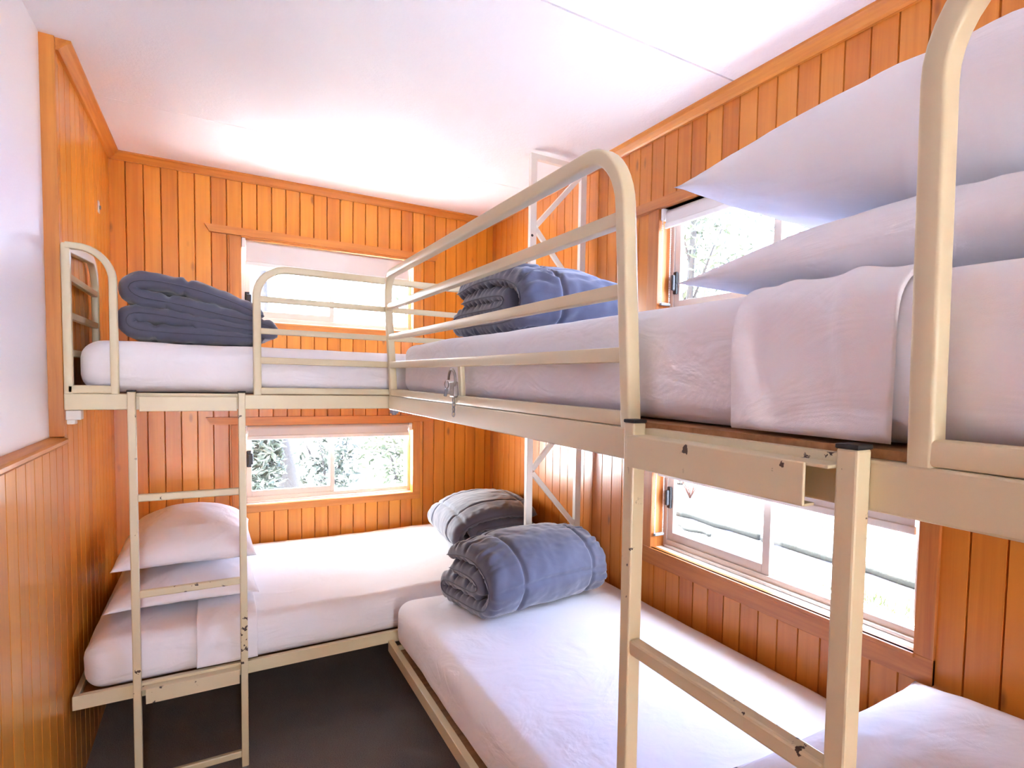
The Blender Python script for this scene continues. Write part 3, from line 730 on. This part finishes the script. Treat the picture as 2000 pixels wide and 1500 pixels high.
# folded top sheets laid across two of the mattresses
DS = -1
def sheet(label, path, wid, F, loc, seed):
    root = thing('folded_sheet', label, 'sheet', loc, 'folded top sheets')
    mb = MB(); ribbon(mb, path, wid, 0.007, F, ns=90, nx=40, quilt=0, seed=seed, endr=0.004, gather=0.0, wr=0.0022, drape=0.010, dsign=DS)
    mb.out('sheet', M_SHEETF, root, True)
zz = 0.534
Psh = [(3.25, zz+0.0115), (2.90, zz+0.012), (2.68, zz+0.011), (2.62, zz+0.008), (2.576, zz-0.012), (2.5495, zz-0.055), (2.547, zz-0.09), (2.546, zz-0.145)]
sheet('folded white top sheet over the edge of the end wall low bed, behind the ladder', Psh, 0.185, lambda p, q, X: (-0.065+X, p, q), (0.03, 2.9, zz), 51)
zz = 1.568
Psh2 = [(1.25, zz+0.011), (0.90, zz+0.012), (0.70, zz+0.009), (0.650, zz+0.003), (0.618, zz-0.022), (0.6075, zz-0.06), (0.6065, zz-0.12), (0.6065, zz-0.192)]
sheet('folded white top sheet hanging over the edge of the near upper bunk', Psh2, 0.245, lambda p, q, X: (p, 0.37+X, q), (0.9, 0.5, zz), 52)

def pillow(label, cx_, cy_, hx, hy, thick, zmid, seed, rot=0, tilt=(0, 0), sag=0.0, lift=(0, 0, 0, 0), flat=0.42, pw=0.62):
    root = thing('pillow', label, 'pillow', (cx_, cy_, zmid-thick*flat), 'white pillows')
    mb = MB(); n = 48; T_ = rotz((cx_, cy_), rot)
    us = [math.sin(PI/2*(-1+2*i/n))*0.35+(-1+2*i/n)*0.65 for i in range(n+1)]
    sides = []
    for sg in (1, -1):
        rows = []
        for a in us:
            row = []
            for b in us:
                prof = ((1-abs(a)**2.4)**pw)*((1-abs(b)**2.4)**pw)
                pin = 0.055
                x = hx*a*(1-pin*(1-b*b)*abs(a)**3); y = hy*b*(1-pin*(1-a*a)*abs(b)**3)
                hgt = thick*((1-flat) if sg > 0 else flat)*prof
                z = zmid+sg*hgt+sag*(a*a+b*b)*0.5+tilt[0]*a+tilt[1]*b
                ed = max(abs(a), abs(b))
                ang = math.atan2(b, a)
                z += sg*0.010*(0.6+0.8*noise.noise(Vector((ang*3, seed, 0))))*math.sin(ang*15+seed+3*noise.noise(Vector((ang*2, 0, seed))))*max(0, (ed-0.5))*2*(1-ed)*2.2
                p = T_(x, y, z); z += nz(p, 7, seed)*0.010*prof+nz(p, 19, seed+2)*0.003*prof**0.5
                row.append((p[0], p[1], z))
            rows.append(row)
        mb.grid(rows)
    bmesh.ops.remove_doubles(mb.bm, verts=mb.bm.verts, dist=0.0006)
    mb.out('pillowcase', M_PILL, root, True)
    return root
pillow('flat white pillow lying under another on the end wall low bed', -0.10, 3.06, 0.233, 0.36, 0.125, 0.603, 61, sag=-0.020, flat=0.42)
pillow('plump white pillow on top of the pair on the end wall low bed', -0.095, 3.14, 0.225, 0.36, 0.176, 0.728, 62, flat=0.26, sag=-0.02, pw=0.52)
pillow('white pillow lying under another on the near upper bunk', 0.955, 0.44, 0.255, 0.43, 0.135, 1.642, 63, flat=0.42, sag=-0.022)
pillow('white pillow on top of the pair on the near upper bunk', 1.005, 0.48, 0.265, 0.45, 0.212, 1.808, 64, flat=0.37, sag=0.010)
pillow('white pillow in the near corner of the low bed, below the side window', 1.155, 0.385, 0.325, 0.42, 0.235, 0.686, 65, flat=0.58)

# ------------------------------------------------------------------ small fittings
for P, a, z, lab in ((PL, 3.395, 2.125, 'small white catch plate on the side wall above the grey duvet'), (PR, 3.385, 2.12, 'small white catch plate on the window wall beyond the braced post')):
    root = thing('catch_plate', lab, 'wall plate', P(a, 0, z-0.025), 'wall catch plates')
    mb = MB(); bx(mb, P, a-0.016, a+0.016, -0.004, 0, z-0.025, z+0.025, 0.0015); mb.out('plate', M_WPLAS, root)
    mb = MB(); bx(mb, P, a-0.005, a+0.005, -0.010, -0.004, z-0.010, z+0.006, 0.002); mb.out('stud', M_STEEL, root)
cl = thing('safety_clip', 'dull steel clip and short chain hanging on the upper bunk guard rail', 'clip', (RR-0.012, 1.69, 1.40))
xk = RR-0.013
mb = MB(); mb.tube([(xk-0.004, 1.70+0.030*math.cos(t), 1.432+0.030*math.sin(t)) for t in [i*PI/9 for i in range(14)]], 0.0035, 8); mb.out('hook', M_STEEL, cl, True)
mb = MB(); mb.box(xk-0.007, xk+0.006, 1.672, 1.712, 1.382, 1.428, 0.004); mb.out('clip_body', M_STEEL, cl)
mb = MB(); mb.tube([(xk-0.006, 1.74+0.018*math.cos(t), 1.418+0.011*math.sin(t)) for t in [i*2*PI/16 for i in range(16)]], 0.0016, 6, True); mb.out('split_ring', M_STEEL, cl, True)
mb = MB()
mb.tube([(xk-0.008, 1.735, 1.405), (xk-0.008, 1.745, 1.385)], 0.005, 8); mb.out('key_tag', M_GREY, cl, True)
for k in range(4):
    mb = MB(); zc = 1.374-0.013*k; off = 0.006*(k % 2)
    mb.tube([(xk-0.003+(0.004*math.cos(t) if k % 2 else 0.0), 1.685+(0 if k % 2 else 0.010*math.cos(t)), zc+0.0085*math.sin(t)) for t in [i*2*PI/12 for i in range(12)]], 0.0016, 6, True)
    mb.out('chain_link', M_STEEL, cl, True)

# ------------------------------------------------------------------ outside
GZ = -0.45
def pav(name, a, b, sc):
    m, n, bs = mat(name)
    v = obcoord(n); n.links.new(ramp(n, noi(n, v, sc, 6, 0.7), (0.3, a), (0.7, b)), bs.inputs['Base Color'])
    bs.inputs['Roughness'].default_value = 0.9
    return m
struct(MB().box(-30, 1.9, -30, 40, GZ-0.3, GZ).out('ground', pav('pale_concrete', (0.72, 0.72, 0.72), (0.84, 0.84, 0.83), 6)))
struct(MB().box(1.9, 30, -30, 40, GZ-0.3, GZ-0.01).out('ground', pav('dry_garden', (0.10, 0.10, 0.11), (0.17, 0.17, 0.18), 5)))
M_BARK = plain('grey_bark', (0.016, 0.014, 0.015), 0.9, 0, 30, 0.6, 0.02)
def leafm(name, c):
    m, n, bs = mat(name)
    v = obcoord(n); n.links.new(mix(n, noi(n, v, 8, 3), tuple(a*0.75 for a in c), c), bs.inputs['Base Color'])
    bs.inputs['Roughness'].default_value = 0.6
    return m
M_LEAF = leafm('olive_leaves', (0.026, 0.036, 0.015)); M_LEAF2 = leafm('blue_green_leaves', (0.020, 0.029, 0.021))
def leaves(mb, c, rad, n, size, rnd):
    for _ in range(n):
        d = Vector((rnd.gauss(0, 1), rnd.gauss(0, 1), rnd.gauss(0, 1))).normalized()*(rnd.random()**0.45)
        p = Vector((c[0]+d.x*rad[0], c[1]+d.y*rad[1], c[2]+d.z*rad[2]))
        a = Vector((rnd.gauss(0, 1), rnd.gauss(0, 1), rnd.gauss(0, 0.7)-0.3)).normalized(); b = a.cross(Vector((rnd.gauss(0, 1), rnd.gauss(0, 1), rnd.gauss(0, 1)))).normalized()
        s = size*(0.6+0.8*rnd.random()); t = a.cross(b)*0.12*s
        mb.face([p-a*s, p+b*s*0.32+t, p+a*s, p-b*s*0.32+t])
def tree(label, x, y, h, tr, lean_, crown, n, m, seed, fork=False, size=0.09):
    rnd = random.Random(seed)
    root = thing('tree', label, 'tree', (x, y, GZ), 'trees outside')
    mb = MB(); pts = []
    for i in range(9):
        t = i/8; pts.append((x+lean_*t*h+0.06*math.sin(t*7+seed), y+0.05*math.cos(t*5), GZ-0.02+t*h))
    mb.tube(pts, [tr*(1-0.55*i/8) for i in range(9)], 10)
    if fork:
        q = pts[2]; mb.tube([(q[0]-0.02*i+0.0, q[1], q[2]+i*h/11) if i == 0 else (q[0]-0.11*i, q[1]+0.02*i, q[2]+i*h/9) for i in range(7)], [tr*0.75*(1-0.08*i) for i in range(7)], 8)
    for k in range(5):
        q = Vector(pts[4+k % 4]); e = Vector(crown[0])+Vector((rnd.uniform(-1, 1)*crown[1][0], rnd.uniform(-1, 1)*crown[1][1], rnd.uniform(-.6, .8)*crown[1][2]))*0.7
        mb.tube([q, q.lerp(e, 0.5)+Vector((0, 0, 0.1)), e], [tr*0.3, tr*0.2, tr*0.06], 6)
    mb.out('trunk', M_BARK, root, True)
    mb = MB(); leaves(mb, *crown, n, size, rnd); mb.out('foliage', m, root)
def shrub(label, x, y, r, h, n, m, seed, size=0.06):
    rnd = random.Random(seed)
    root = thing('shrub', label, 'shrub', (x, y, GZ), 'shrubs outside')
    mb = MB()
    for k in range(7):
        a = rnd.random()*6.28; mb.tube([(x, y, GZ-0.02), (x+0.3*r*math.cos(a), y+0.3*r*math.sin(a), GZ+h*0.5), (x+0.7*r*math.cos(a), y+0.7*r*math.sin(a), GZ+h*0.85)], [0.02, 0.014, 0.006], 6)
    mb.out('stem', M_BARK, root, True)
    mb = MB(); leaves(mb, (x, y, GZ+h*0.55), (r, r, h*0.45), n, size, rnd); mb.out('foliage', m, root)
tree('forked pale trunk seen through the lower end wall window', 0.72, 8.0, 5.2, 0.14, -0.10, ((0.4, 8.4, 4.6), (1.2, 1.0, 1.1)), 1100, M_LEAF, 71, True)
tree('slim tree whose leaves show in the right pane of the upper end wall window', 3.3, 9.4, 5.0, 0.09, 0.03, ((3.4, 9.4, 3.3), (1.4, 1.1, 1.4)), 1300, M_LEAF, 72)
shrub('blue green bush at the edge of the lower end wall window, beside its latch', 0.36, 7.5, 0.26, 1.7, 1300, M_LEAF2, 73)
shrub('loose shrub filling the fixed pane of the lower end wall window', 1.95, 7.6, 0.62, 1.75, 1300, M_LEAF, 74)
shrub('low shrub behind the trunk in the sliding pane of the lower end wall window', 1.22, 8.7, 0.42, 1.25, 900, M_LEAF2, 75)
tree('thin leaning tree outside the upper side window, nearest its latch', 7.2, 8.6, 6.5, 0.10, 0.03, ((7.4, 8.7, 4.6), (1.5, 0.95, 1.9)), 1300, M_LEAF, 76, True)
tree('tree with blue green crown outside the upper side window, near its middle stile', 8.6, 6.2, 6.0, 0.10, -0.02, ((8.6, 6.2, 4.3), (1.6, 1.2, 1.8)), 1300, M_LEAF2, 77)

M_SLEEP = plain('dark_timber_edging', (0.010, 0.011, 0.009), 0.9, 0, 20, 0.5, 0.02)
for y0, y1, lab in ((1.6, 4.95, 'dark garden edging log crossing the fixed pane of the lower side window'), (5.02, 8.6, 'dark garden edging log crossing the sliding pane of the lower side window')):
    mb = MB(); rows = []
    mb.tube([(5.50+0.02*math.sin(k*1.7), y0+(y1-y0)*k/14, GZ+0.045) for k in range(15)], [0.055+0.008*math.sin(k*2.3) for k in range(15)], 10)
    tag(mb.out('garden_edging', M_SLEEP, None, True), lab, 'edging', 'garden edging outside')
mb = MB(); mb.tube([(5.06+0.05*math.sin(k), 5.45+0.08*k, GZ+0.015) for k in range(9)], 0.03, 8)
tag(mb.out('fallen_branch', M_SLEEP, None, True), 'short dark branch on the ground outside the lower side window', 'branch')
mb = MB(); mb.tube([(6.76+0.01*math.sin(k), 2.5+0.5*k, GZ+0.006) for k in range(10)], 0.012, 8)
tag(mb.out('garden_hose', plain('brown_hose', (0.06, 0.035, 0.028), 0.7), None, True), 'thin brown hose along the ground beyond the garden edging', 'hose')
rnd = random.Random(5); mb = MB()
for k in range(420):
    x, y = 4.75+rnd.gauss(0, 0.14), 3.05+rnd.gauss(0, 0.26); hgt = 0.03+0.09*rnd.random(); a = rnd.random()*6.28; dx, dy = math.cos(a)*0.006, math.sin(a)*0.006
    tx_, ty_ = x+rnd.gauss(0, 0.03), y+rnd.gauss(0, 0.03)
    mb.face([(x-dx, y-dy, GZ-0.02), (x+dx, y+dy, GZ-0.02), (tx_, ty_, GZ+hgt)])
g = mb.out('grass', leafm('lime_grass', (0.06, 0.085, 0.012))); g['kind'] = 'stuff'; tag(g, 'patch of lime green grass below the fixed pane of the lower side window', 'grass')
root = thing('garden_plant', 'sparse red stemmed plant in the far corner of the lower side window', 'plant', (6.5, 7.5, GZ))
mb = MB()
for k in range(7):
    a = k*0.9; mb.tube([(6.5, 7.5, GZ-0.02), (6.5+0.16*math.cos(a), 7.5+0.16*math.sin(a), GZ+0.30), (6.5+0.28*math.cos(a), 7.5+0.32*math.sin(a), GZ+0.75+0.05*k)], [0.010, 0.007, 0.004], 6)
mb.out('stem', plain('red_stem', (0.07, 0.022, 0.012), 0.7), root, True)
mb = MB(); leaves(mb, (6.5, 7.5, GZ+0.50), (0.4, 0.45, 0.35), 130, 0.05, random.Random(9)); mb.out('foliage', M_LEAF, root)
